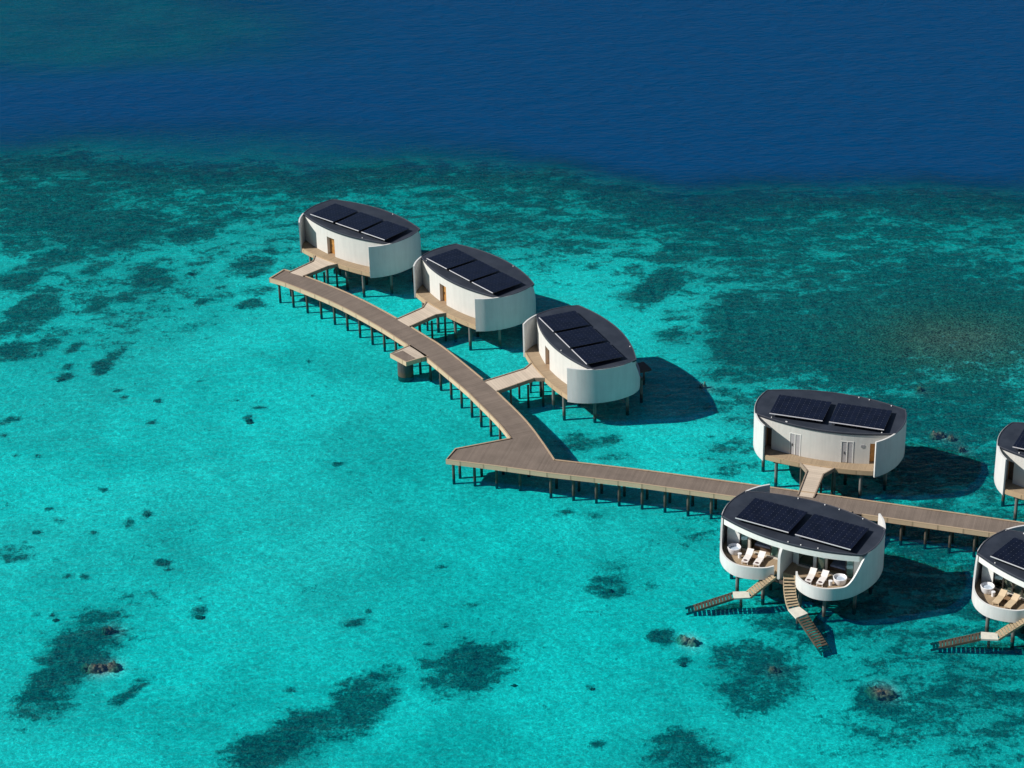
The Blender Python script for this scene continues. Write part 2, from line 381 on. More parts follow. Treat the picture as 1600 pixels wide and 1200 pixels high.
def fields(X, Y):
    px, py = np_px(X, Y)
    wx = (fbm(X, Y, 0.16, 5, 5)-0.5)*2; wy = (fbm(X, Y, 0.16, 55, 5)-0.5)*2
    qx, qy = px+wx*38, py+wy*26
    cov = np.zeros_like(X)
    for cx, cy, rx, ry, rot, c in PATCH:
        if rx == 0: continue
        sm = min(1.0, max(rx, ry)/40.0)
        ux_, uy_ = px+wx*38*sm, py+wy*26*sm
        a = R(rot); dx, dy = ux_-cx, -(uy_-cy)
        u = (dx*math.cos(a)+dy*math.sin(a))/rx; v = (-dx*math.sin(a)+dy*math.cos(a))/ry
        rr = np.sqrt(u*u+v*v)
        if cy > 880: c = min(c, 0.82)
        cov = np.maximum(cov, c*S((1.85-rr)/1.6) if sm > 0.5 else min(c, 0.76)*S((1.5-rr)/1.35))
    ye = np.interp(X, [e[0] for e in EDGE], [e[1] for e in EDGE]) + (fbm(X, Y, 0.12, 80, 4)-0.5)*7
    s_ = Y-ye
    # how deep the outer sea gets: shallower shelf on the far left, abyss on the right
    shelf = np.exp(-(((px-120)/520)**2+((py-45)/120)**2))
    shelf2 = np.exp(-(((px-420)/380)**2+((py-215)/50)**2))*0.85
    trench = np.exp(-(((px-330)/230)**2+((py-150)/26)**2))*0.9
    shelf = np.clip(shelf*1.2-trench, 0, 1)
    deep = 15.0 - 11.0*shelf - 7.5*shelf2
    near = S((-s_)/1.0+0.5)
    cov = np.maximum(cov, 0.78*np.exp(-((s_+4)/9.0)**2))
    dep = 0.62 + S((s_+6)/21.0)*(deep-0.62)
    dep = dep + 0.8*S((s_+20)/22.0)       # reef flat falls away before the drop
    reef = np.exp(-(((px-1500)/170)**2+((py-540)/60)**2))       # shallow brown reef top
    dep = dep + 0.30*(fbm(X, Y, 0.035, 300, 4)-0.45)*(1-S((s_+10)/10))
    dep = dep - 0.44*reef
    dep = dep + 0.35*S((cov-0.4)/0.5)*S((470-py)/120)
    return px, py, cov, s_, dep, reef, shelf2

def grid_object(name, xs, ys, zfun, material):
    X, Y = np.meshgrid(xs, ys); nx, ny = len(xs), len(ys)
    Z, attrs = zfun(X, Y)
    co = np.stack([X, Y, Z], -1).reshape(-1, 3).astype(np.float32)
    me = bpy.data.meshes.new(name); me.vertices.add(nx*ny); me.vertices.foreach_set('co', co.reshape(-1))
    I = np.arange(nx*ny).reshape(ny, nx)
    q = np.stack([I[:-1, :-1], I[:-1, 1:], I[1:, 1:], I[1:, :-1]], -1).reshape(-1, 4)
    me.loops.add(q.size); me.polygons.add(len(q))
    me.loops.foreach_set('vertex_index', q.reshape(-1).astype(np.int32))
    me.polygons.foreach_set('loop_start', np.arange(0, q.size, 4, dtype=np.int32))
    me.polygons.foreach_set('use_smooth', np.ones(len(q), dtype=bool))
    me.update(calc_edges=True)
    for k, a in attrs.items():
        at_ = me.attributes.new(k, 'FLOAT', 'POINT'); at_.data.foreach_set('value', a.reshape(-1).astype(np.float32))
    me.materials.append(material)
    o = bpy.data.objects.new(name, me); COL.objects.link(o)
    return o, me

def mk_bed():
    m, n, b = mat('sand_and_coral')
    p = geo(n)
    pale = N(n, 'Attribute', attribute_name='pale').outputs['Fac']
    A = lambda k: N(n, 'Attribute', attribute_name=k).outputs['Fac']
    cov, deepf, reef = A('cover'), A('deepf'), A('reef')
    pr = mapping(n, p, (0.75, 1.25, 1), (0, 0, R(-30)))
    n1 = noise(n, pr, 0.42, 7, 0.66, 0.4)
    n2 = noise(n, p, 1.7, 6, 0.68)
    n3 = noise(n, p, 5.0, 4, 0.6)
    # coral where the cover beats the noise
    nn = math_(n, 'ADD', math_(n, 'MULTIPLY', n1, 1.05), math_(n, 'MULTIPLY', n2, 0.75)); nn = math_(n, 'SUBTRACT', nn, 0.40)
    t = math_(n, 'ADD', nn, math_(n, 'MULTIPLY', math_(n, 'SUBTRACT', cov, 0.5), 0.60))
    f = ramp(n, t, 0.35, 0.62)
    f = math_(n, 'MAXIMUM', f, math_(n, 'MULTIPLY', ramp(n, cov, 0.1, 0.85), ramp(n, n3, 0.35, 0.65, 0.68, 0.40)))
    f = math_(n, 'MULTIPLY', f, ramp(n, n3, 0.3, 0.62, 1.0, 0.87))
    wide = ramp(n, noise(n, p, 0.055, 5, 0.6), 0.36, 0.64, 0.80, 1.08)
    # sand: ripple and rubble variation, with caustic sparkle painted in as pale speckle
    sand = mixc(n, ramp(n, n1, 0.3, 0.7), (0.82, 0.82, 0.80), (0.92, 0.92, 0.90))
    rub_sparkle = math_(n, 'MULTIPLY', wide, ramp(n, math_(n, 'ADD', math_(n, 'MULTIPLY', n2, 0.6), math_(n, 'MULTIPLY', n3, 0.4)), 0.36, 0.62, 0.72, 1.06))
    cc = N(n, 'CombineColor'); [n.links.new(rub_sparkle, cc.inputs[i]) for i in range(3)]
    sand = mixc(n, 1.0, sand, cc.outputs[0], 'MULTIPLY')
    cor = mixc(n, ramp(n, n2, 0.35, 0.65), (0.018, 0.036, 0.038), (0.115, 0.155, 0.135))
    cor = mixc(n, ramp(n, n3, 0.55, 0.72, 0, 0.45), cor, (0.34, 0.36, 0.29))
    brown = mixc(n, ramp(n, n3, 0.35, 0.65), (0.05, 0.028, 0.018), (0.30, 0.14, 0.08))
    cor = mixc(n, reef, cor, brown)
    c = mixc(n, f, sand, cor)
    vd = mixc(n, ramp(n, noise(n, p, 0.10, 5), 0.3, 0.7), (0.34, 0.36, 0.34), (0.55, 0.55, 0.50))
    vd = mixc(n, pale, vd, (0.70, 0.70, 0.66))
    c = mixc(n, deepf, c, vd)
    n.links.new(c, b.inputs['Base Color']); b.inputs['Roughness'].default_value = 0.95; b.inputs['Specular IOR Level'].default_value = 0.0
    bp = N(n, 'Bump', ins={'Strength': 0.7, 'Distance': 0.25})
    h = math_(n, 'ADD', math_(n, 'MULTIPLY', n2, math_(n, 'ADD', math_(n, 'MULTIPLY', f, 1.4), 0.4)), math_(n, 'MULTIPLY', n3, math_(n, 'ADD', math_(n, 'MULTIPLY', f, 0.5), 0.1)))
    n.links.new(h, bp.inputs['Height']); n.links.new(bp.outputs[0], b.inputs['Normal'])
    return m
def ext(a, b, step, far, g=1.25):
    mid = list(np.arange(a, b+1e-6, step)); lo = []; hi = []; d_ = step; x = a
    while x > -far: d_ *= g; x -= d_; lo.append(x)
    d_ = step; x = mid[-1]
    while x < far: d_ *= g; x += d_; hi.append(x)
    return np.array(lo[::-1]+mid+hi)
def zbed(X, Y):
    px, py, cov, s_, dep, reef, shelf = fields(X, Y)
    far = S((np.maximum(np.abs(X)-110, np.abs(Y-250)-180))/200)
    rough_ = (fbm(X, Y, 0.9, 200, 3)-0.5)*0.5*S((cov-0.35)/0.5) + (fbm(X, Y, 0.3, 230, 3)-0.5)*0.16
    dz = np.minimum(dep, 0.62+(np.maximum(dep, 0.62)-0.62)*0.16)
    Z = -dz*(1-far) - 3*far + rough_*(1-far)
    Z = np.minimum(Z, -0.22)
    deepf = S((s_+3)/16)
    return Z, {'cover': cov*(1-deepf), 'deepf': deepf, 'reef': np.clip(reef*1.5, 0, 1), 'pale': shelf}
xs, ys = ext(-90, 90, 0.45, 4000), ext(150, 300, 0.45, 4000)
ys = ys[ys > -4000]
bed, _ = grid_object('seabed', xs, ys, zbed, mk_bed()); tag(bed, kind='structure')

def mk_water():
    m, n, b = mat('sea_water'); n.nodes.remove(b)
    p = geo(n)
    w1 = noise(n, mapping(n, p, (0.55, 1.5, 1), (0, 0, R(-6))), 1.0, 5, 0.6, 0.5)
    w2 = noise(n, mapping(n, p, (0.16, 0.36, 1), (0, 0, R(10))), 1.0, 3, 0.5)
    w3 = noise(n, mapping(n, p, (2.2, 3.6, 1), (0, 0, R(8))), 1.0, 3, 0.6)
    h = math_(n, 'ADD', math_(n, 'MULTIPLY', w1, 0.5), math_(n, 'ADD', math_(n, 'MULTIPLY', w2, 0.8), math_(n, 'MULTIPLY', w3, 0.12)))
    bp = N(n, 'Bump', ins={'Strength': 1.0, 'Distance': 0.55}); n.links.new(h, bp.inputs['Height'])
    fr = N(n, 'Fresnel', ins={'IOR': 1.33}); n.links.new(bp.outputs[0], fr.inputs['Normal'])
    g = N(n, 'BsdfGlossy'); g.inputs['Roughness'].default_value = 0.12; n.links.new(bp.outputs[0], g.inputs['Normal'])
    # caustic net painted into the transparent tint with noise ridges
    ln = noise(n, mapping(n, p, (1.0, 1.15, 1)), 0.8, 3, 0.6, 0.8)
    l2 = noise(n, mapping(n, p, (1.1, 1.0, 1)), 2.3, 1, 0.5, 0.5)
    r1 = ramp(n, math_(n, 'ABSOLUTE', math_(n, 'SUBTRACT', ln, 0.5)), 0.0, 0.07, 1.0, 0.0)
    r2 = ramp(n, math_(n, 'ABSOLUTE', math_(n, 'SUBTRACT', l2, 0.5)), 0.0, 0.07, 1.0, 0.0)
    lens = ramp(n, math_(n, 'ADD', math_(n, 'MULTIPLY', r1, 0.40), math_(n, 'MULTIPLY', r2, 0.60)), 0.0, 1.0, 0.80, 1.24, False)  # painted caustic brightness, a tint factor only
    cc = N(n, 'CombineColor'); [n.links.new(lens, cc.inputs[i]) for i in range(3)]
    t = N(n, 'BsdfTransparent'); depth = N(n, 'Attribute', attribute_name='depth').outputs['Fac']
    cw = N(n, 'CombineColor')       # water of that depth swallows red first, then green and blue
    for i, k in enumerate((3.6, 0.125, 0.15)):
        n.links.new(math_(n, 'POWER', math.exp(-k), depth), cw.inputs[i])
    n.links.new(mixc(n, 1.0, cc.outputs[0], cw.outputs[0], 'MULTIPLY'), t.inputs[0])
    df = N(n, 'BsdfDiffuse'); df.inputs[0].default_value = (0.0, 0.071, 0.224, 1); n.links.new(bp.outputs[0], df.inputs['Normal'])
    turb = N(n, 'Attribute', attribute_name='turbid').outputs['Fac']
    mx = N(n, 'MixShader'); n.links.new(turb, mx.inputs[0]); n.links.new(t.outputs[0], mx.inputs[1]); n.links.new(df.outputs[0], mx.inputs[2])
    m2 = N(n, 'MixShader'); n.links.new(math_(n, 'MULTIPLY', fr.outputs[0], 0.18), m2.inputs[0]); n.links.new(mx.outputs[0], m2.inputs[1]); n.links.new(g.outputs[0], m2.inputs[2])
    out = n.nodes['Material Output']; n.links.new(m2.outputs[0], out.inputs[0])
    return m
HEADS = [(148,1042,34),(171,1038,22),(172,981,16),(1204,1044,18),(1376,1078,38),(1072,999,26),(1463,678,24),(1486,683,14),(1502,701,14),(1437,607,12),(1099,603,14)]
def zwater(X, Y):
    px, py, cov, s_, dep, reef, shelf = fields(X, Y)
    far = S((np.maximum(np.abs(X)-110, np.abs(Y-250)-180))/200)
    dd = dep*(1-far)+6*far
    t = np.clip(1-np.exp(-0.07-dd*0.095), 0, 0.66)
    for hx, hy, hw in HEADS:        # the water over a coral head is thin
        h = at(hx, hy, 0.0); rr = np.sqrt((X-h.x)**2+((Y-h.y)*0.8)**2)/(hw/32.0+0.55)
        dd = dd*(1-0.93*S(1.25-rr))
    return np.zeros_like(X), {'turbid': t, 'depth': dd}
wxs, wys = ext(-90, 90, 0.8, 3800), ext(150, 380, 0.8, 3800)
wxs = wxs[np.abs(wxs) < 3950]; wys = wys[np.abs(wys) < 3950]
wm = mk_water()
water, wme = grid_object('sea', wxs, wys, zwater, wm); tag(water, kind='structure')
# ------------------------------------------------------------------ villas
ZD, ZR, ZB = 2.9, 6.3, 2.35          # deck, roof edge, underside of the shell
HX, HY = 6.95, 2.55
def arc_q(x, bulge=1.42, half=6.9):
    "outward distance of the long curved side at x"
    return HY + bulge*(1-(x/half)**2) + 0.02
def roof_outline(inset=0.0, n=26, EX=7.06):
    pts = []
    for i in range(n+1):
        x = -EX+2*EX*i/n; pts.append((x, -(arc_q(x*6.9/EX)-inset)))
    for i in range(1, 9):
        t = i/9; y = -HY+2*HY*t; pts.append((EX+0.49*(1-(y/HY)**2)-inset, y))
    for i in range(n+1):
        x = EX-2*EX*i/n; pts.append((x, arc_q(x*6.9/EX)-inset))
    for i in range(1, 9):
        t = i/9; y = HY-2*HY*t; pts.append((-EX-0.49*(1-(y/HY)**2)+inset, y))
    return pts
# the end shell in plan (x, q): entrance wing, end wall, balcony lobe. q is positive towards the balcony
SHELL_R = [(5.55,-4.72),(6.3,-3.85),(6.9,-2.75),(7.3,-1.5),(7.47,0),(7.35,1.3),(7.0,2.6),(6.45,3.8),(5.6,4.75),(4.6,5.35),(3.5,5.5),(2.4,5.15),(1.6,4.55),(1.25,3.95)]
SHELL_L = [(-5.55,-4.72),(-6.3,-3.85),(-6.9,-2.75),(-7.3,-1.5),(-7.47,0),(-7.35,1.3),(-7.0,2.6),(-6.4,3.85),(-5.5,4.85),(-4.5,5.4),(-3.6,5.5),(-2.5,5.25),(-1.5,4.75),(-0.95,4.1)]
def flip(P): return [(x, -q) for x, q in P]
def shell_path(P, n=90): return resample(spline(flip(P), 10), n)
def cover_at(t):
    return ZR+0.04 if t < 0.50 else 0
SHELL_R1 = SHELL_R[:5] + [(7.35,1.2),(7.0,2.3),(6.4,3.1),(5.4,3.7),(4.2,4.2),(3.0,4.5),(1.5,4.7),(0.2,4.75)]
SHELL_L1 = [(-x, q) for x, q in SHELL_R1[:-1]] + [(-0.2, 4.75)]
def shell_top(path, slen=2.3):
    "full height as far as the roof corner, then an S curve down to parapet height"
    L = [0.0]
    for i in range(1, len(path)): L.append(L[-1]+math.dist(path[i-1], path[i]))
    ic = min(range(len(path)), key=lambda i: abs(-path[i][1]-2.0)+abs(abs(path[i][0])-7.0)*0.5)
    l0 = L[ic]; tot = L[-1]
    def f(t):
        l = t*tot
        k = (l-l0)/slen
        if k <= 0: return ZR-0.015 if path[min(len(path)-1, int(t*(len(path)-1)))][1] < 2.45 else ZR+0.03
        return (ZR-0.015) + (3.62-ZR+0.015)*sstep(k)**0.8
    return f
def build_villa(name, label, loc, rz, panels, group, extras=True, open_rooms=True, single_door=False, pan_side=-1):
    v = thing(name, label, 'villa', (loc[0], loc[1], 0), rz, group)
    # end shells
    SR, SL = (SHELL_R1, SHELL_L1) if single_door else (SHELL_R, SHELL_L)
    for P, sl in ((SR, 1.8 if single_door else 2.7), (SL, 1.8 if single_door else 2.0)):
        path = shell_path(P)
        MB().ribbon(path, 0.17, ZB, shell_top(path, sl), side=0.0).build('shell_wall', M['shell'], v, 40)
    # floor slab and deck
    def lobe(P, x0): 
        p = [q for q in shell_path(P, 70) if True]
        return p
    inR = shell_path(SR, 60)
    inL = shell_path(SL, 60)
    cx = 0.985
    ent = [(x, 5.18-0.0135*abs(x)**2.15) for x in [5.4-10.8*i/20 for i in range(21)]]
    outline = [(x*cx, y*cx) for x, y in inR[::-1]] + [(x, y) for x, y in ent] + [(x*cx, y*cx) for x, y in inL] + ([(-0.95, -3.7), (1.2, -3.7)] if not single_door else [])
    MB().prism(outline, ZD-0.42, ZD, uvf=lambda p: (p[0], p[1]), mi=0, side_mi=1).build('deck', [M['deck'], M['fascia']], v)
    k = MB(); k.ribbon([(x, y+0.0) for x, y in ent], 0.12, ZD-0.46, ZD+0.07, side=-0.07); k.build('edge_board', M['fascia'], v, 40)
    # roof
    ro = roof_outline(0.0)
    rf = MB().prism(roof_outline(0.03), ZR-0.16, ZR).build('roof', M['roof'], v, 30)
    ed = MB(); loop = roof_outline(0.06); ed.ribbon(resample(loop+[loop[0]], 140), 0.08, ZR+0.002, ZR+0.05, side=-0.02); ed.build('roof_edge', M['pale'], rf, 40)
    rnd = random.Random(int(abs(loc[0]*10)))
    for i in range(7 if panels == 2 else 2):
        vx = -5.9+rnd.random()*11.8; sgn = 1 if i % 3 else -1
        vy = sgn*(arc_q(vx)-0.25)
        MB().cyl(vx, vy, ZR, ZR+0.07, 0.05, 0.04, 8).cyl(vx, vy, ZR+0.07, ZR+0.11, 0.07, 0.03, 8).build('roof_vent', M['vent'], rf)
    # balcony side fascia band under the roof edge
    band = [(x, -arc_q(x*6.9/7.06)) for x in [-6.75+13.5*i/40 for i in range(41)]]
    MB().ribbon(band, 0.16, ZR-0.72, ZR-0.17, side=-0.10).build('fascia_band', M['trim'], v, 40)
    # soffit
    sof = [(x, -(arc_q(x)-0.2)) for x in [-6.6+13.2*i/20 for i in range(21)]] + [(6.6, -1.4), (-6.6, -1.4)]
    MB().prism(sof, ZR-0.42, ZR-0.36).build('soffit', M['trim'], v)
    # entrance wall: a thick curved wall with real openings
    wy = lambda x: arc_q(x, 1.30)
    if single_door: opens = [(0.80, 2.10, ZD, 5.15, 'timber')]
    else: opens = [(-3.2, -1.95, ZD, 5.35, 'louvre'), (2.05, 3.25, ZD, 5.35, 'louvre'), (-5.55, -4.75, ZD, 5.2, 'timber'), (5.15, 5.95, ZD, 5.2, 'brown')]
    opens.sort()
    wl = MB(); x = -6.85; TH = 0.60
    def seg(x0, x1, z0, z1):
        n = max(2, int((x1-x0)/0.35)+1)
        wl.ribbon([(x0+(x1-x0)*i/(n-1), wy(x0+(x1-x0)*i/(n-1))) for i in range(n)], TH, z0, z1, side=TH/2)
    for a, b_, z0, z1, kd in opens:
        seg(x, a, ZD, ZR-0.18); 
        if z0 > ZD+0.02: seg(a, b_, ZD, z0)
        seg(a, b_, z1, ZR-0.18); x = b_
    seg(x, 6.85, ZD, ZR-0.18)
    wl.build('wall', M['wall'], v, 40)
    for a, b_, z0, z1, kd in opens:
        xm = (a+b_)/2; ym = wy(xm); ang = math.atan2(wy(b_)-wy(a), b_-a); wd = (b_-a)
        rec = 0.46 if kd != 'louvre' else 0.04
        cx_, cy_ = xm+math.sin(ang)*rec, ym-math.cos(ang)*rec
        dm = {'timber': M['doorwood'], 'louvre': M['greyleaf'], 'brown': M['brownwall']}[kd]
        dr = MB().box((cx_, cy_, (z0+z1)/2), (wd-0.10, 0.05, z1-z0-0.06), ang).build('door', dm, v)
        fr = MB()
        for sx in (-1, 1): fr.box((cx_+sx*(wd/2-0.05)*math.cos(ang), cy_+sx*(wd/2-0.05)*math.sin(ang), (z0+z1)/2), (0.09, 0.12, z1-z0), ang)
        fr.box((cx_, cy_, z1-0.045), (wd-0.2, 0.12, 0.08), ang)
        if kd == 'louvre': fr.box((cx_, cy_+0.03, (z0+z1)/2), (0.08, 0.07, z1-z0-0.1), ang)
        fr.build('door_frame', M['trim'] if kd == 'louvre' else M['doorwood'], dr)
        MB().box((cx_+0.28*math.cos(ang), cy_+0.28*math.sin(ang)+0.05, (z0+z1)/2-0.1), (0.04, 0.05, 0.3), ang).build('door_handle', M['frame'], dr)
    if not single_door: MB().box((-4.05, wy(4.05)+0.02, 4.9), (0.35, 0.05, 0.28), 0.3).build('wall_vent', M['greyleaf'], v)
    # rooms: floor to ceiling glazing, party wall, back wall
    MB().box((0, 0.9, (ZD+ZR)/2-0.1), (13.4, 0.15, ZR-ZD-0.25)).build('room_wall', M['brownwall'], v)
    MB().box((0.05, -0.45, (ZD+ZR)/2-0.1), (0.3, 2.6, ZR-ZD-0.25)).build('party_wall', M['trim'], v)
    gy = -1.75
    def pane(x0, x1, curtain=None, col=None):
        f = MB()
        for xx in (x0+0.03, x1-0.03): f.box((xx, gy, (ZD+5.75)/2), (0.06, 0.09, 5.75-ZD))
        f.box(((x0+x1)/2, gy, 5.72), (x1-x0-0.12, 0.09, 0.06)); f.box(((x0+x1)/2, gy, ZD+0.04), (x1-x0-0.12, 0.09, 0.08))
        wn = f.build('window', M['frame'], v)
        MB().box(((x0+x1)/2, gy, (ZD+5.75)/2+0.02), (x1-x0-0.12, 0.015, 5.75-ZD-0.15)).build('pane', M['glass'], wn)
        if curtain:
            n = 24; P = [(x0+0.06+(x1-x0-0.12)*i/n, gy+0.18+0.045*math.sin(i*2.1)) for i in range(n+1)]
            MB().ribbon(P, 0.015, ZD+0.05, 5.7).build('curtain', curtain, wn)
    def column(x0, x1, m_, d=0.22): MB().box(((x0+x1)/2, gy, (ZD+5.9)/2), (x1-x0, d, 5.9-ZD)).build('pillar', m_, v)
    MB().box((-3.5, gy-0.16, ZD+0.035), (6.0, 0.22, 0.07)).build('sill', M['sill'], v)
    MB().box((3.45, gy-0.16, ZD+0.035), (6.0, 0.22, 0.07)).build('sill', M['sill'], v)
    MB().box((0, gy, 5.83), (13.3, 0.2, 0.16)).build('window_header', M['trim'], v)
    if open_rooms:
        column(-6.75, -5.5, M['trim']); pane(-5.5, -4.65, M['curtain']); column(-4.62, -4.4, M['sill'])
        pane(-2.4, -1.55, M['curtain']); column(-1.52, -1.2, M['trim']); column(-1.15, -0.5, M['doorwood'])
        column(0.25, 0.5, M['trim']); pane(0.5, 1.9); column(1.95, 2.25, M['trim']); pane(2.3, 3.1, M['curtain']); column(3.12, 3.3, M['sill'])
        pane(5.1, 5.9, M['curtain']); column(5.92, 6.75, M['trim'])
        ws = MB().box((0.2+1.0, -0.6, (ZD+ZR)/2-0.1), (0.02, 0.02, 0.02))
    else:
        column(-6.75, -5.6, M['trim'])
        for i in range(5): pane(-5.6+i*0.98, -5.6+(i+1)*0.98, None if i == 0 else M['curtain2'])
        column(-0.68, -0.4, M['trim']); column(0.25, 0.5, M['trim'])
        for i in range(5): pane(0.5+i*1.05, 0.5+(i+1)*1.05, M['curtain2'])
        column(5.78, 6.75, M['trim'])
    # dividing fin between the two balconies, quarter-round at the top front
    fin = []
    y0, y1 = -1.6, -4.45
    prof = [(y0, ZB), (y1, ZB), (y1, 4.75)] + [(y1+0.95*(1-math.cos(a)), 4.75+1.0*math.sin(a)) for a in [math.pi/2*i/8 for i in range(1, 9)]] + [(y0, 5.75)]
    f = MB(); t2 = 0.13
    f.face([(-0.32-t2, y, z) for y, z in prof]); f.face([(-0.32+t2, y, z) for y, z in prof[::-1]])
    for i in range(len(prof)):
        a, b_ = prof[i], prof[(i+1) % len(prof)]
        f.face([(-0.32-t2, a[0], a[1]), (-0.32+t2, a[0], a[1]), (-0.32+t2, b_[0], b_[1]), (-0.32-t2, b_[0], b_[1])])
    f.build('dividing_wall', M['shell'], v, 40)
    # solar arrays on low racks, front edge raised
    xr = [(-5.45, -1.75), (-1.3, 2.35), (2.8, 6.45)] if panels == 3 else [(-5.5, -0.15), (0.5, 5.95)]
    for x0, x1 in xr:
        if pan_side > 0: x0, x1 = -x1, -x0
        yf, yb, zf, zb = pan_side*2.85, -pan_side*1.35, ZR+0.47, ZR+0.36
        a = MB(); th = 0.05
        c = [(x0, yf, zf), (x1, yf, zf), (x1, yb, zb), (x0, yb, zb)]; uvq = [(0, 0), (x1-x0, 0), (x1-x0, 4.2), (0, 4.2)]
        a.face(c, uvq); a.face([(p[0], p[1], p[2]-th) for p in c[::-1]], uvq[::-1])
        for i in range(4):
            p, q = c[i], c[(i+1) % 4]; a.face([(p[0], p[1], p[2]-th), (q[0], q[1], q[2]-th), q, p], [(0.05, 0.05)]*4, 1)
        ar = a.build('solar_array', [M['solar'], M['frame']], v)
        MB().bar((x0, yf+pan_side*0.05, zf-0.01), (x1, yf+pan_side*0.05, zf-0.01), 0.06, 0.07).build('rail', M['rail'], ar)
        for xx in (x0+0.3, (x0+x1)/2, x1-0.3):
            for yy, zz in ((yf-pan_side*0.25, zf-0.06), (yb+pan_side*0.25, zb-0.06)): MB().box((xx, yy, (ZR+zz)/2), (0.06, 0.06, zz-ZR)).build('leg', M['frame'], ar)
    # stilts
    for q, X in ((4.55, (-4.25, -1.6, 1.6, 4.25)), (1.9, (-6.2, -2.2, 2.2, 6.2)), (-1.9, (-6.2, -2.2, 2.2, 6.2)), (-4.45, (-4.4, -1.8, 1.9, 4.3))):
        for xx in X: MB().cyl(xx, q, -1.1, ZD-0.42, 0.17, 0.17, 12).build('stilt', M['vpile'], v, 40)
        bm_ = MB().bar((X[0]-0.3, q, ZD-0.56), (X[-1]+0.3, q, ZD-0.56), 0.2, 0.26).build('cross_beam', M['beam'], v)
    return v
M['curtain2'] = simple('pale_curtain', (0.72, 0.84, 0.78), 0.8, 0.2, 9)
M['beamdeck'] = simple('dark_decking', (0.10, 0.075, 0.06), 0.8)

def add_stairs(v, kind):
    "water stairs: upper flight, landing, lower flight running into the sea; local coordinates of the villa"
    if kind == 'left':
        top, la, lb, end = Vector((-0.72, -4.15, ZD)), (Vector((-2.75, -5.75, 1.25))), Vector((-3.85, -6.55, 1.25)), Vector((-7.1, -8.95, -0.42))
        land = [(-2.25, -5.75), (-3.45, -6.55+0.1), (-3.95, -7.25), (-2.75, -6.75)]
    else:
        top, la, lb, end = Vector((0.50, -4.0, ZD)), Vector((2.15, -6.35, 1.25)), Vector((3.15, -7.1, 1.25)), Vector((6.7, -9.2, -0.42))
        land = [(1.9, -7.0), (2.5, -5.95), (3.55, -6.5), (2.75, -7.55)]
    return top, la, lb, end, land
def stair(v, top, land_poly, entry, exit_, end, landz=1.25, wdt=1.0, via=None):
    st = MB(); 
    L = MB(); L.prism(land_poly, landz-0.16, landz)
    ld = L.build('staircase', M['stair_white'], v)          # its landing is the body of the staircase
    def flight(a, b, n, m_, mr, curve=None):
        pts = [a.lerp(b, t/n) for t in range(n+1)] if curve is None else [((1-t/n)**2)*a+2*(t/n)*(1-t/n)*curve+((t/n)**2)*b for t in range(n+1)]
        for i in range(1, n):
            p = pts[i]; d_ = (pts[min(n, i+1)]-pts[i-1]); d2 = Vector((d_.x, d_.y, 0)).normalized()
            MB().box((p.x, p.y, p.z), (0.24, wdt, 0.06), math.atan2(d2.y, d2.x)).build('step', m_, ld)
        for sgn in (-1, 1):
            s_ = MB()
            for i in range(n):
                d_ = pts[i+1]-pts[i]; side = Vector((-d_.y, d_.x, 0)).normalized()*sgn*wdt/2
                d0 = pts[i]-pts[max(0, i-1)] if i else d_; side0 = Vector((-d0.y, d0.x, 0)).normalized()*sgn*wdt/2
                s_.bar(pts[i]+side-Vector((0, 0, 0.1)), pts[i+1]+side-Vector((0, 0, 0.1)), 0.07, 0.22)
            s_.build('stringer', m_, ld)
        if mr:
            s_ = MB(); H_ = Vector((0, 0, 0.85))
            for i in range(n):
                d_ = pts[i+1]-pts[i]; side = Vector((-d_.y, d_.x, 0)).normalized()*(-wdt/2)*mr
                s_.bar(pts[i]+side+H_, pts[i+1]+side+H_, 0.06, 0.06)
                if i % 3 == 0: s_.bar(pts[i]+side, pts[i]+side+H_, 0.05, 0.05)
            s_.build('handrail', m_, ld)
    flight(top, entry, 11, M['step'], 0, via)
    flight(exit_, end, 15, M['wetstep'], 0)
    c = sum((Vector((p[0], p[1], 0)) for p in land_poly), Vector())/len(land_poly)
    MB().cyl(c.x, c.y, -1.0, landz-0.16, 0.13, 0.13, 10).build('post', M['vpile'], ld, 40)
    return ld
def loc_of(v):
    cs, sn = math.cos(v.rotation_euler.z), math.sin(v.rotation_euler.z)
    def f(p):
        dx, dy = p[0]-v.location.x, p[1]-v.location.y
        return Vector((dx*cs+dy*sn, -dx*sn+dy*cs, p[2]))
    return f
DEG = R
villas = {}
G = 'overwater villas along the boardwalks'
V5 = build_villa('overwater_villa', 'white villa nearest the camera with two open balconies of white loungers and water stairs', (26.42, 184.95), R(-31.1), 2, G)
f5 = loc_of(V5)
W = lambda x, y, z: f5((x, y, z))
stair(V5, Vector((-0.80, -4.3, ZD)), [tuple(W(*p, 0))[:2] for p in ((19.72, 181.42), (21.15, 181.42), (21.22, 180.38), (19.72, 180.3))], W(21.1, 180.9, 1.25), W(19.75, 180.85, 1.25), W(15.4, 180.75, -0.25), wdt=0.95)
stair(V5, Vector((0.52, -3.85, ZD)), [tuple(W(*p, 0))[:2] for p in ((24.45, 178.3), (25.5, 178.75), (26.15, 177.6), (25.0, 176.9))], W(25.0, 178.5, 1.25), W(25.6, 177.2, 1.25), W(27.4, 173.5, -0.25), wdt=1.05, via=W(24.6, 179.6, 2.0))
def find(v, n): return [c for c in v.children if c.name.split('.')[0] == n]
V6 = build_villa('overwater_villa', 'white villa cut by the right edge, with curtained windows and tan loungers', (48.3, 176.3), R(-41.0), 2, G, open_rooms=False)
for ch in find(V5, 'staircase'): copy_tree(ch, V6)
V4 = build_villa('overwater_villa', 'white villa behind the straight boardwalk, with grey louvred doors and a short footbridge', (31.62, 205.6), R(-19.9+180), 2, G, pan_side=1)
V7 = build_villa('overwater_villa', 'white villa showing only its left end at the right edge, above the boardwalk', (54.25, 197.0), R(-27+180), 2, G, pan_side=1)
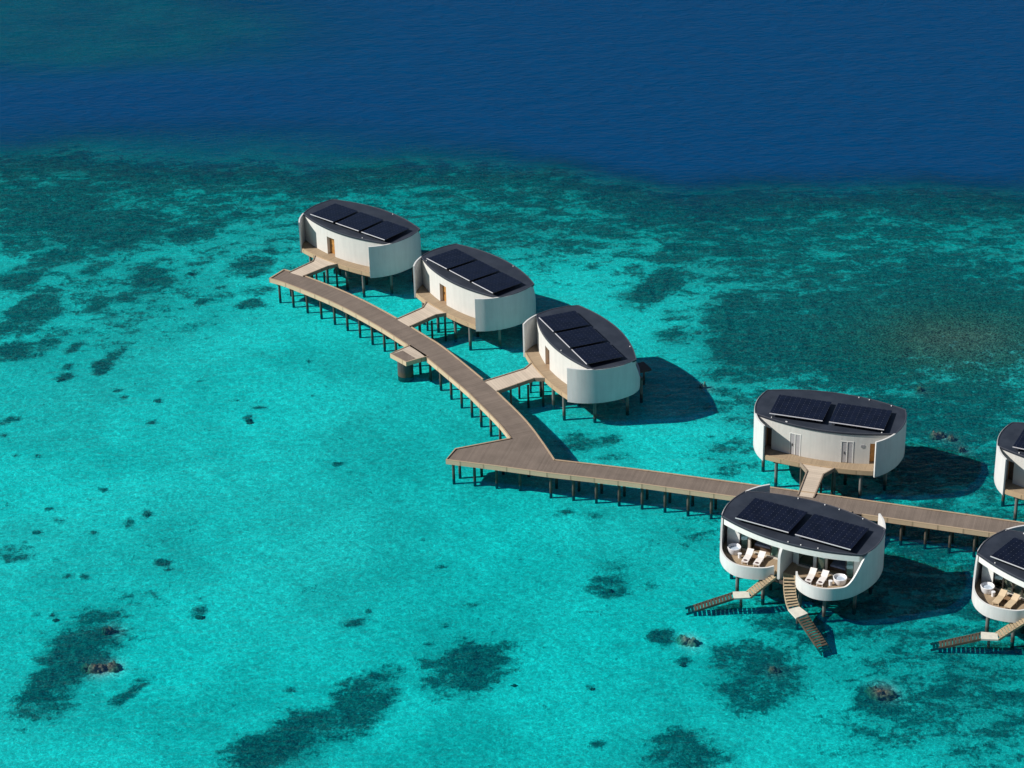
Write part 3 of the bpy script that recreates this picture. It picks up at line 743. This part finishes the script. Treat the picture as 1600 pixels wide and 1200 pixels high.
V1 = build_villa('overwater_villa', 'farthest white villa at the outer end of the curved boardwalk with an orange timber door', (-17.25, 254.2), R(-40.5+180), 3, G, single_door=True, pan_side=1)
V2 = build_villa('overwater_villa', 'middle one of the three white villas with orange doors along the curved boardwalk', (-3.61, 240.13), R(-51.4+180), 3, G, single_door=True, pan_side=1)
V3 = build_villa('overwater_villa', 'white villa with orange door nearest the bend in the boardwalk, steepest turned', (7.91, 223.18), R(-66.8+180), 3, G, single_door=True, pan_side=1)
for vv in (V1, V2, V3):        # small swimming platform with steps on the open-sea side
    pl = MB().prism([(-1.2, -5.6), (0.7, -5.6), (0.7, -7.3), (-1.2, -7.3)], 1.05, 1.25).build('swimming_platform', M['beamdeck'], vv)
    for k in range(6): MB().box((-0.25, -4.75-0.15*k, 2.75-0.26*k), (1.1, 0.24, 0.06)).build('step', M['wetstep'], pl)
    for sx in (-0.95, 0.45): MB().cyl(sx, -6.5, -1.1, 1.05, 0.12, 0.12, 10).build('post', M['vpile'], pl, 40)

# ------------------------------------------------------------------ boardwalks
ZJ = 2.4
far_c = [(-26.3,249.6),(-23.7,247.7),(-18.0,242.4),(-13.0,236.6),(-9.6,232.0),(-7.2,228.6),(-2.8,220.8),(-1.4,218.0),(1.2,212.4),(2.9,207.6),(3.9,204.1)]
far_s = resample(spline(far_c, 10), 120)
near_s = []
for i, p in enumerate(far_s):
    a, b = far_s[max(0, i-1)], far_s[min(119, i+1)]; dx, dy = b[0]-a[0], b[1]-a[1]; l = math.hypot(dx, dy)
    near_s.append((p[0]+dy/l*2.65, p[1]-dx/l*2.65))
cut = 107
def walkway(name, label, fars, nears, extra_poly=None, pile_step=2.4, first=0.5):
    t = thing(name, label, 'boardwalk', (fars[len(fars)//2][0], fars[len(fars)//2][1], 0), 0, 'boardwalks')
    ox, oy = t.location.x, t.location.y
    fa = [(x-ox, y-oy) for x, y in fars]; ne = [(x-ox, y-oy) for x, y in nears]; n = len(fa)
    L = [0.0]
    for i in range(1, n): L.append(L[-1]+math.dist(fa[i-1], fa[i]))
    d_ = MB()
    wd = math.dist(fa[0], ne[0])
    for i in range(n-1):
        q = [ne[i], ne[i+1], fa[i+1], fa[i]]; uv = [(L[i], 0), (L[i+1], 0), (L[i+1], wd), (L[i], wd)]
        d_.face([(p[0], p[1], ZJ) for p in q], uv)
        d_.face([(p[0], p[1], ZJ-0.3) for p in q[::-1]], uv[::-1])
    if extra_poly:
        P = [(x-ox, y-oy) for x, y in extra_poly]
        d_.prism(P, ZJ-0.3, ZJ, uvf=lambda p: ((p[0])*0.955+(p[1])*-0.297, p[0]*0.297+p[1]*0.955))
    d_.build('deck', M['jetty'], t)
    return t, fa, ne, L, (ox, oy)
def edges(t, runs, name='edge_board'):
    for run, sd in runs:
        k = MB().ribbon(run, 0.10, ZJ-0.42, ZJ+0.05, side=sd*0.06).ribbon(run, 0.16, ZJ+0.05, ZJ+0.10, side=sd*0.04)
        k.build(name, M['kerb'], t, 40)
def piles(t, pairs):
    for a, b in pairs:
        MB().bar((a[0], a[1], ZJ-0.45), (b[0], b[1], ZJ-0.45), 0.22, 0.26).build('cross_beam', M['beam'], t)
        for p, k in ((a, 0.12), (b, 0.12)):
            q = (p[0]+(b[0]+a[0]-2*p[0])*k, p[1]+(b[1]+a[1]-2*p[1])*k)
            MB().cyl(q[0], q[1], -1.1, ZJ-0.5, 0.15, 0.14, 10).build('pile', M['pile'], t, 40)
def lerp_at(path, L, s):
    i = 1
    while i < len(L)-1 and L[i] < s: i += 1
    f_ = (s-L[i-1])/(L[i]-L[i-1]); return (path[i-1][0]+(path[i][0]-path[i-1][0])*f_, path[i-1][1]+(path[i][1]-path[i-1][1])*f_)
t1, fa, ne, L1, o1 = walkway('curved_boardwalk', 'long curved timber boardwalk on dark piles linking the three far villas', far_s[:cut+1], near_s[:cut+1])
tag(t1, cat='boardwalk', group='timber boardwalks')
# openings in the kerbs where the footbridges and the side platform join
br = {'V1': [(-25.6,248.9), (-23.9,247.7)], 'V2': [(-12.7,236.1), (-11.2,234.2)], 'V3': [(-2.9,221.0), (-1.6,218.7)]}
def near_gap(p, gaps, r=1.0): return any(((p[0]-(a[0]+b[0])/2)**2+(p[1]-(a[1]+b[1])/2)**2)**.5 < math.dist(a, b)/2 for a, b in gaps)
def runs_of(path, o, gaps):
    out, cur = [], []
    for p in path:
        if near_gap((p[0]+o[0], p[1]+o[1]), gaps):
            if len(cur) > 1: out.append(cur)
            cur = []
        else: cur.append(p)
    if len(cur) > 1: out.append(cur)
    return out
plat_near = [(-11.0,229.9), (-9.0,226.9)]
edges(t1, [(r, -1) for r in runs_of(fa, o1, br.values())] + [(r, 1) for r in runs_of(ne, o1, [plat_near])] + [([ne[0], fa[0]], 1)])
s = 1.1; prs = []
while s < L1[-1]-0.3:
    prs.append((lerp_at(fa, L1, s), lerp_at(ne, [l*1.0 for l in L1], s))); s += 2.35
piles(t1, prs)
fs = [(4.0,204.05),(12.4,201.7),(30.7,195.8),(46.2,190.6),(62,185.0),(80,178.3)]
ns = [(p[0]-0.8, p[1]-2.42) for p in fs]
fs2, ns2 = resample(fs, 60), resample(ns, 60)
poly = [near_s[cut], (-5.85,206.75), (-6.75,204.7), (-1.5,203.15), ns2[0], fs2[0], far_s[112], far_s[cut]]
t2, fb, nb, L2, o2 = walkway('straight_boardwalk', 'straight timber boardwalk with a pointed triangular platform at its left end', fs2, ns2, poly)
tag(t2, cat='boardwalk', group='timber boardwalks')
loc2 = lambda P: [(x-o2[0], y-o2[1]) for x, y in P]
br2 = {'V4': None, 'V5': None}
def v_world(v, x, y):
    cs, sn = math.cos(v.rotation_euler.z), math.sin(v.rotation_euler.z)
    return (v.location.x+x*cs-y*sn, v.location.y+x*sn+y*cs)
# model frame: the entrance is at +y
b4 = [v_world(V4, 0.75, 10.3), v_world(V4, -0.8, 10.3)]; b5 = [v_world(V5, 0.85, 9.6), v_world(V5, -0.75, 9.6)]
edges(t2, [(r, -1) for r in runs_of(fb, o2, [b4])] + [(r, 1) for r in runs_of(nb, o2, [b5])] + [(loc2([near_s[cut], (-5.85,206.75), (-6.75,204.7), (-1.5,203.15), ns2[0]]), -1 if False else 1), (loc2([far_s[cut], far_s[112], fs2[0]]), -1)])
prs = [((loc2([a])[0]), (loc2([b])[0])) for a, b in (((-5.4,206.3),(-6.2,204.9)), ((-3.2,206.7),(-4.1,204.3)), ((-1.0,207.2),(-1.9,203.6)), ((1.6,206.6),(0.4,203.0)))]
s = 0.3
while s < 62: prs.append((lerp_at(fb, L2, s), lerp_at(nb, L2, s))); s += 2.32
piles(t2, prs)

# side platform with a dark drum pier
P = [(-10.95,229.75), (-13.05,227.85), (-11.35,225.85), (-9.05,227.15)]
c = (-11.2, 227.6)
tp = thing('side_platform', 'small timber platform on one fat dark drum beside the curved boardwalk', 'platform', (*c, 0))
Pl = [(x-c[0], y-c[1]) for x, y in P]
MB().prism(Pl, ZJ-0.4, ZJ, uvf=lambda p: (p[0]*0.7+p[1]*0.7, p[0]*0.7-p[1]*0.7), side_mi=1).build('deck', [M['bridge'], M['kerb']], tp)
hm = [Pl[1], Pl[2]]
MB().prism([(-1.75, 0.2), (-0.15, -1.6), (0.85, -0.95), (-0.6, 0.95)], ZJ, ZJ+0.012).build('hatch', M['greydeck'] if 'greydeck' in M else M['jetty'], tp)
MB().ribbon([Pl[0], Pl[1], Pl[2], Pl[3]], 0.1, ZJ-0.46, ZJ+0.06, side=0.06).build('edge_board', M['kerb'], tp, 40)
MB().cyl(-0.35, -0.05, -1.1, ZJ-0.4, 0.86, 0.86, 28).build('drum_pier', M['drum'], tp, 40)

# footbridges
def bridge(label, A, B, C_, D_, z0, z1, E_, F_):
    "A,B at the boardwalk, C,D the neck, E,F at the villa deck (left, right)"
    c = ((A[0]+F_[0])/2, (A[1]+F_[1])/2)
    t = thing('footbridge', label, 'footbridge', (*c, 0), 0, 'footbridges to the villas')
    pts = [A, C_, E_, F_, D_, B]; pl = [(x-c[0], y-c[1]) for x, y in pts]
    ax = Vector((E_[0]+F_[0]-A[0]-B[0], E_[1]+F_[1]-A[1]-B[1])); ln = ax.length/2; ax.normalize(); m0 = Vector(((A[0]+B[0])/2-c[0], (A[1]+B[1])/2-c[1]))
    zt = lambda p: z0+(z1-z0)*max(0, min(1, (Vector(p[:2])-m0).dot(ax)/ln))
    MB().prism(pl, z1-0.3, z1, uvf=lambda p: (p[0]*ax.x+p[1]*ax.y, -p[0]*ax.y+p[1]*ax.x), ztop=zt).build('deck', M['bridge'], t)
    for run in ((pl[0], pl[1], pl[2]), (pl[5], pl[4], pl[3])):
        k = MB()
        for a, b in zip(run, run[1:]): k.bar((a[0], a[1], zt(a)-0.12), (b[0], b[1], zt(b)-0.12), 0.12, 0.42)
        k.build('edge_board', M['edgebrown'], t)
    k = 0
    for fr_ in (0.3, 0.72):
        for s0, s1 in ((pl[0], pl[1]), (pl[5], pl[4])):
            x, y = s0[0]+(s1[0]-s0[0])*fr_*1.2, s0[1]+(s1[1]-s0[1])*fr_*1.2
            MB().cyl(x*0.94, y*0.94, -1.1, z0-0.25, 0.12, 0.12, 10).build('pile', M['pile'], t, 40)
    for e in (pl[2], pl[3]): MB().cyl(e[0]*0.9, e[1]*0.9, -1.1, z1-0.3, 0.12, 0.12, 10).build('pile', M['pile'], t, 40)
    return t
M['edgebrown'] = wood('weathered_edge', (0.30, 0.235, 0.18), 2.4, 0.14, 0.2)
def lw(v, x, y): return v_world(v, x, y)
# measured in the photo's frame (x to the right, q towards the boardwalk) -> model (-x, q)
for v_, key, lab in ((V1, 'V1', 'pale footbridge to the farthest villa, at the outer end of the curved boardwalk'), (V2, 'V2', 'pale footbridge to the middle one of the three far villas'), (V3, 'V3', 'pale footbridge to the far villa nearest the bend')):
    A, B = br[key]
    bridge(lab, A, B, lw(v_, 2.25, 6.15), lw(v_, -0.15, 6.15), ZJ+0.004, ZD+0.004, lw(v_, 3.0, 4.95), lw(v_, -0.85, 5.05))
bridge('short footbridge between the straight boardwalk and the villa with louvred doors', lw(V4, 0.75, 10.35), lw(V4, -0.8, 10.35), lw(V4, 0.8, 6.2), lw(V4, -0.85, 6.4), ZJ+0.004, ZD+0.004, lw(V4, 1.8, 5.0), lw(V4, -1.7, 5.05))
bridge('short footbridge mostly hidden behind the roof of the nearest villa', lw(V5, 0.85, 9.75), lw(V5, -0.75, 9.3), lw(V5, 0.85, 6.3), lw(V5, -0.75, 6.3), ZJ+0.004, ZD+0.004, lw(V5, 2.2, 4.95), lw(V5, -1.9, 5.0))
MB_SIGN = None

# ------------------------------------------------------------------ furniture on the balconies (real objects, copied)
def make_lounger(mt):
    t = thing('sun_lounger', '', 'sun lounger')
    fr_ = MB()
    # seat slab from foot (y=-1) to the hinge, then the raised back
    fr_.face([(0, 0, 0)]*3) if False else None
    fr_.box((0, -0.33, 0.32), (0.62, 1.25, 0.10))
    fr_.build('seat', mt, t)
    MB().bar((0, 0.29, 0.34), (0, 0.92, 0.66), 0.62, 0.10).build('backrest', mt, t)
    for sx in (-1, 1):
        for y in (-0.85, 0.25): MB().box((sx*0.26, y, 0.135), (0.07, 0.07, 0.27)).build('leg', mt, t)
    return t
def make_tub():
    t = thing('bathtub', '', 'bathtub')
    b = MB(); n = 28; prof = [(0.50, 0.0), (0.55, 0.10), (0.60, 0.40), (0.64, 0.62), (0.58, 0.64), (0.52, 0.58), (0.47, 0.42)]
    for i in range(len(prof)-1):
        (r1, z1), (r2, z2) = prof[i], prof[i+1]
        for k in range(n):
            a, c_ = 2*math.pi*k/n, 2*math.pi*(k+1)/n
            b.face([(r1*math.cos(a), r1*math.sin(a), z1), (r1*math.cos(c_), r1*math.sin(c_), z1), (r2*math.cos(c_), r2*math.sin(c_), z2), (r2*math.cos(a), r2*math.sin(a), z2)])
    b.build('basin', M['tub'], t, 50)
    MB().cyl(0, 0, 0.40, 0.43, 0.485, 0.485, 28).build('water', M['tubwater'], t)
    return t
def make_stool():
    t = thing('stool', '', 'stool')
    MB().cyl(0, 0, 0.0, 0.44, 0.15, 0.17, 16).build('base', M['tub'], t, 40)
    MB().cyl(0, 0, 0.44, 0.48, 0.19, 0.19, 16).build('top', M['tub'], t, 40)
    return t
def make_table():
    t = thing('side_table', '', 'side table')
    MB().box((0, 0, 0.38), (0.5, 0.5, 0.05)).build('table_top', M['tablewood'], t)
    for sx in (-1, 1):
        for sy in (-1, 1): MB().box((sx*0.2, sy*0.2, 0.18), (0.05, 0.05, 0.36)).build('leg', M['tablewood'], t)
    return t
def make_towel():
    t = MB().cyl(0, 0, 0, 0.05, 0.15, 0.13, 12).build('rolled_towel', M['towel'], None, 40)
    t.scale = (1.25, 0.8, 1); return t
def put(o, v, x, y, z, rz, label, group, cat=None):
    p = v_world(v, x, y); o.location = (p[0], p[1], z); o.rotation_euler = (0, 0, v.rotation_euler.z+rz)
    tag(o, label, cat, group); return o
LW = make_lounger(M['lounger']); LT = make_lounger(M['loungertan'])
spots = [(-3.95, -3.3, 0.12, 'white sun lounger on the left balcony of the nearest villa, beside the stool'), (-2.8, -3.2, 0.10, 'white sun lounger on the left balcony of the nearest villa, nearer the stairs'),
         (2.5, -3.55, 0.12, 'white sun lounger on the right balcony of the nearest villa, nearer the stairs'), (3.6, -3.4, 0.08, 'white sun lounger on the right balcony of the nearest villa, beside the stool')]
for i, (x, y, a, lab) in enumerate(spots):
    o = LW if i == 0 else copy_tree(LW)
    put(o, V5, x, y, ZD, a, lab, 'sun loungers on the balconies')
for i, (x, y, a, lab) in enumerate(((-3.95, -3.4, 0.1, 'tan sun lounger on the balcony at the right edge, beside the stool'), (-2.75, -3.3, 0.05, 'tan sun lounger on the balcony at the right edge, farther from the tub'))):
    o = LT if i == 0 else copy_tree(LT)
    put(o, V6, x, y, ZD, a, lab, 'sun loungers on the balconies')
TB = make_tub(); ST = make_stool(); TA = make_table(); TW = make_towel()
for i, (v_, x, y, lab) in enumerate(((V5, -5.6, -2.75, 'round white bathtub on the left balcony of the nearest villa'), (V5, 5.05, -2.85, 'round white bathtub on the right balcony of the nearest villa'), (V6, -5.6, -2.75, 'round white bathtub on the balcony at the right edge'))):
    put(TB if i == 0 else copy_tree(TB), v_, x, y, ZD, 0, lab, 'bathtubs on the balconies')
for i, (v_, x, y, lab) in enumerate(((V5, -4.75, -3.35, 'small white stool between tub and loungers on the left balcony'), (V5, 4.45, -3.6, 'small white stool between tub and loungers on the right balcony'), (V6, -4.8, -3.1, 'small white stool beside the tub at the right edge'))):
    put(ST if i == 0 else copy_tree(ST), v_, x, y, ZD, 0, lab, 'stools on the balconies')
for i, (v_, x, y, lab) in enumerate(((V5, -3.35, -3.0, 'small brown side table between the two loungers on the left balcony'), (V5, 3.05, -3.2, 'small brown side table between the two loungers on the right balcony'), (V6, -3.35, -3.1, 'small brown side table between the tan loungers'))):
    put(TA if i == 0 else copy_tree(TA), v_, x, y, ZD, 0, lab, 'side tables on the balconies')
names = ['dark towel on the foot of the left balcony lounger beside the stool', 'dark towel on the foot of the left balcony lounger nearer the stairs', 'dark towel on the foot of the right balcony lounger nearer the stairs', 'dark towel on the foot of the right balcony lounger beside the stool']
for i, (x, y, a, lab) in enumerate(spots):
    o = TW if i == 0 else TW.copy()
    if i: COL.objects.link(o)
    put(o, V5, x+0.72*math.sin(a), y-0.72*math.cos(a), ZD+0.372, a, names[i], 'towels on the loungers', 'towel')
def make_bed():
    t = thing('bed', '', 'bed')
    MB().box((0, 0, 0.22), (1.7, 1.9, 0.34)).build('bed_base', M['brownwall'], t)
    MB().box((0, 0, 0.48), (1.6, 1.85, 0.18)).build('mattress', M['bedcloth'], t)
    return t
BD = make_bed()
put(BD, V5, -3.4, -0.35, ZD, 0, 'bed with bluish linen inside the left room of the nearest villa', 'beds in the villa rooms')
put(copy_tree(BD), V5, 4.2, -0.35, ZD, 0, 'bed with bluish linen inside the right room of the nearest villa', 'beds in the villa rooms')

# ------------------------------------------------------------------ coral heads that stand clear of the seabed
def mk_coralmat(name, a, b_):
    m, n, b = mat(name); p = geo(n)
    f1 = noise(n, p, 2.2, 6, 0.7); f2 = noise(n, p, 7, 4, 0.6)
    c = mixc(n, ramp(n, f1, 0.3, 0.7), a, b_); c = mixc(n, ramp(n, f2, 0.55, 0.7, 0, 0.5), c, tuple(min(1, x*1.8) for x in b_))
    n.links.new(c, b.inputs['Base Color']); b.inputs['Roughness'].default_value = 0.9
    return m
CM = {'brown': mk_coralmat('brown_coral', (0.06, 0.045, 0.03), (0.24, 0.18, 0.115)), 'dark': mk_coralmat('dark_coral', (0.03, 0.05, 0.045), (0.11, 0.14, 0.11)), 'pale': mk_coralmat('pale_coral', (0.09, 0.10, 0.07), (0.33, 0.34, 0.26)), 'rust': mk_coralmat('rust_coral', (0.10, 0.06, 0.045), (0.30, 0.17, 0.12))}
def coral(px, py, wpx, top, kind, label, lumps=3, seed=1, flat=0.5, group='coral heads under the water'):
    p = at(px, py, -0.3); rr = wpx/16.0/2; rnd = random.Random(seed)
    bm = bmesh.new()
    for k in range(lumps):
        r2 = rr*(0.55+0.3*rnd.random()) if lumps > 1 else rr
        ox, oy = ((rnd.random()-0.5)*rr*1.5, (rnd.random()-0.5)*rr*0.9) if lumps > 1 else (0, 0)
        g = bmesh.ops.create_icosphere(bm, subdivisions=4, radius=1)
        zz = (top+0.85)*(0.75+0.25*rnd.random())
        for v in g['verts']:
            nn = mnoise.fractal(v.co*2.3+Vector((seed*3.1+k, k*1.7, 0)), 0.8, 2.0, 4)
            s_ = 1+0.34*nn
            v.co = Vector((v.co.x*r2*s_+ox, v.co.y*r2*s_*0.85+oy, v.co.z*zz*s_-0.85))
    me = bpy.data.meshes.new('coral_head'); bm.to_mesh(me); bm.free(); me.materials.append(CM[kind])
    for q in me.polygons: q.use_smooth = True
    o = bpy.data.objects.new('coral_head', me); COL.objects.link(o); o.location = (p.x, p.y, 0)
    tag(o, label, 'coral head', group); return o
for a in (
 (148,1044,34,-0.03,'brown','largest brown coral head, on the right side of the dark seagrass band at lower left',3,1),
 (171,1039,24,-0.04,'brown','smaller brown coral head touching the right side of the largest one',2,2),
 (172,982,18,-0.05,'brown','small brown coral head in the upper part of the dark seagrass band at lower left',2,3),
 (97,592,22,-0.42,'dark','dark coral lump alone on pale sand near the left edge',2,4),
 (385,655,20,-0.42,'dark','dark coral lump alone on pale sand left of the boardwalk bend',2,5),
 (1204,1045,20,-0.04,'brown','brown coral head in the dark patch below the lower end of the right staircase',2,6),
 (1376,1078,38,-0.04,'brown','wide brown coral head near the bottom right of the picture',4,7),
 (1072,999,30,-0.05,'pale','pale coral head in the lagoon left of the two staircases',3,8),
 (1068,1034,16,-0.42,'dark','small dark coral lump just below the pale coral head',2,9),
 (1463,678,24,-0.04,'rust','reddish coral head above the shadow of the louvred-door villa',3,10),
 (1486,683,16,-0.05,'rust','dark reddish coral head right beside the larger reddish one',2,11),
 (1502,701,16,-0.05,'rust','small reddish coral head at the edge of the villa shadow at right',2,12),
 (1437,607,14,-0.03,'brown','small tan coral head alone on the dark reef above the louvred-door villa',1,13),
 (1099,603,16,-0.04,'brown','small brown coral head on the edge of the shadow right of the bend villa',2,14),
 (302,425,18,-0.45,'dark','dark coral lump on pale sand left of the farthest villa',2,15),
 (388,429,18,-0.45,'dark','dark coral lump just left of the outer end of the curved boardwalk',2,16),
 (86,965,14,-0.45,'dark','dark round coral lump above the seagrass band at lower left',1,17),
 (313,960,22,-0.45,'dark','ragged dark coral cluster on sand right of the seagrass band',3,18),
 (925,1073,12,-0.45,'dark','dark coral lump alone on sand near the bottom centre',1,19),
 (228,803,16,-0.45,'dark','dark coral cluster alone in the middle of the left lagoon',2,20),
 (804,1067,12,-0.45,'dark','dark coral lump at the lower right end of the bottom middle seagrass patch',1,21),
 (957,918,16,-0.42,'dark','dark green coral cluster in the lagoon left of the nearest villa',2,22),
): coral(*a)
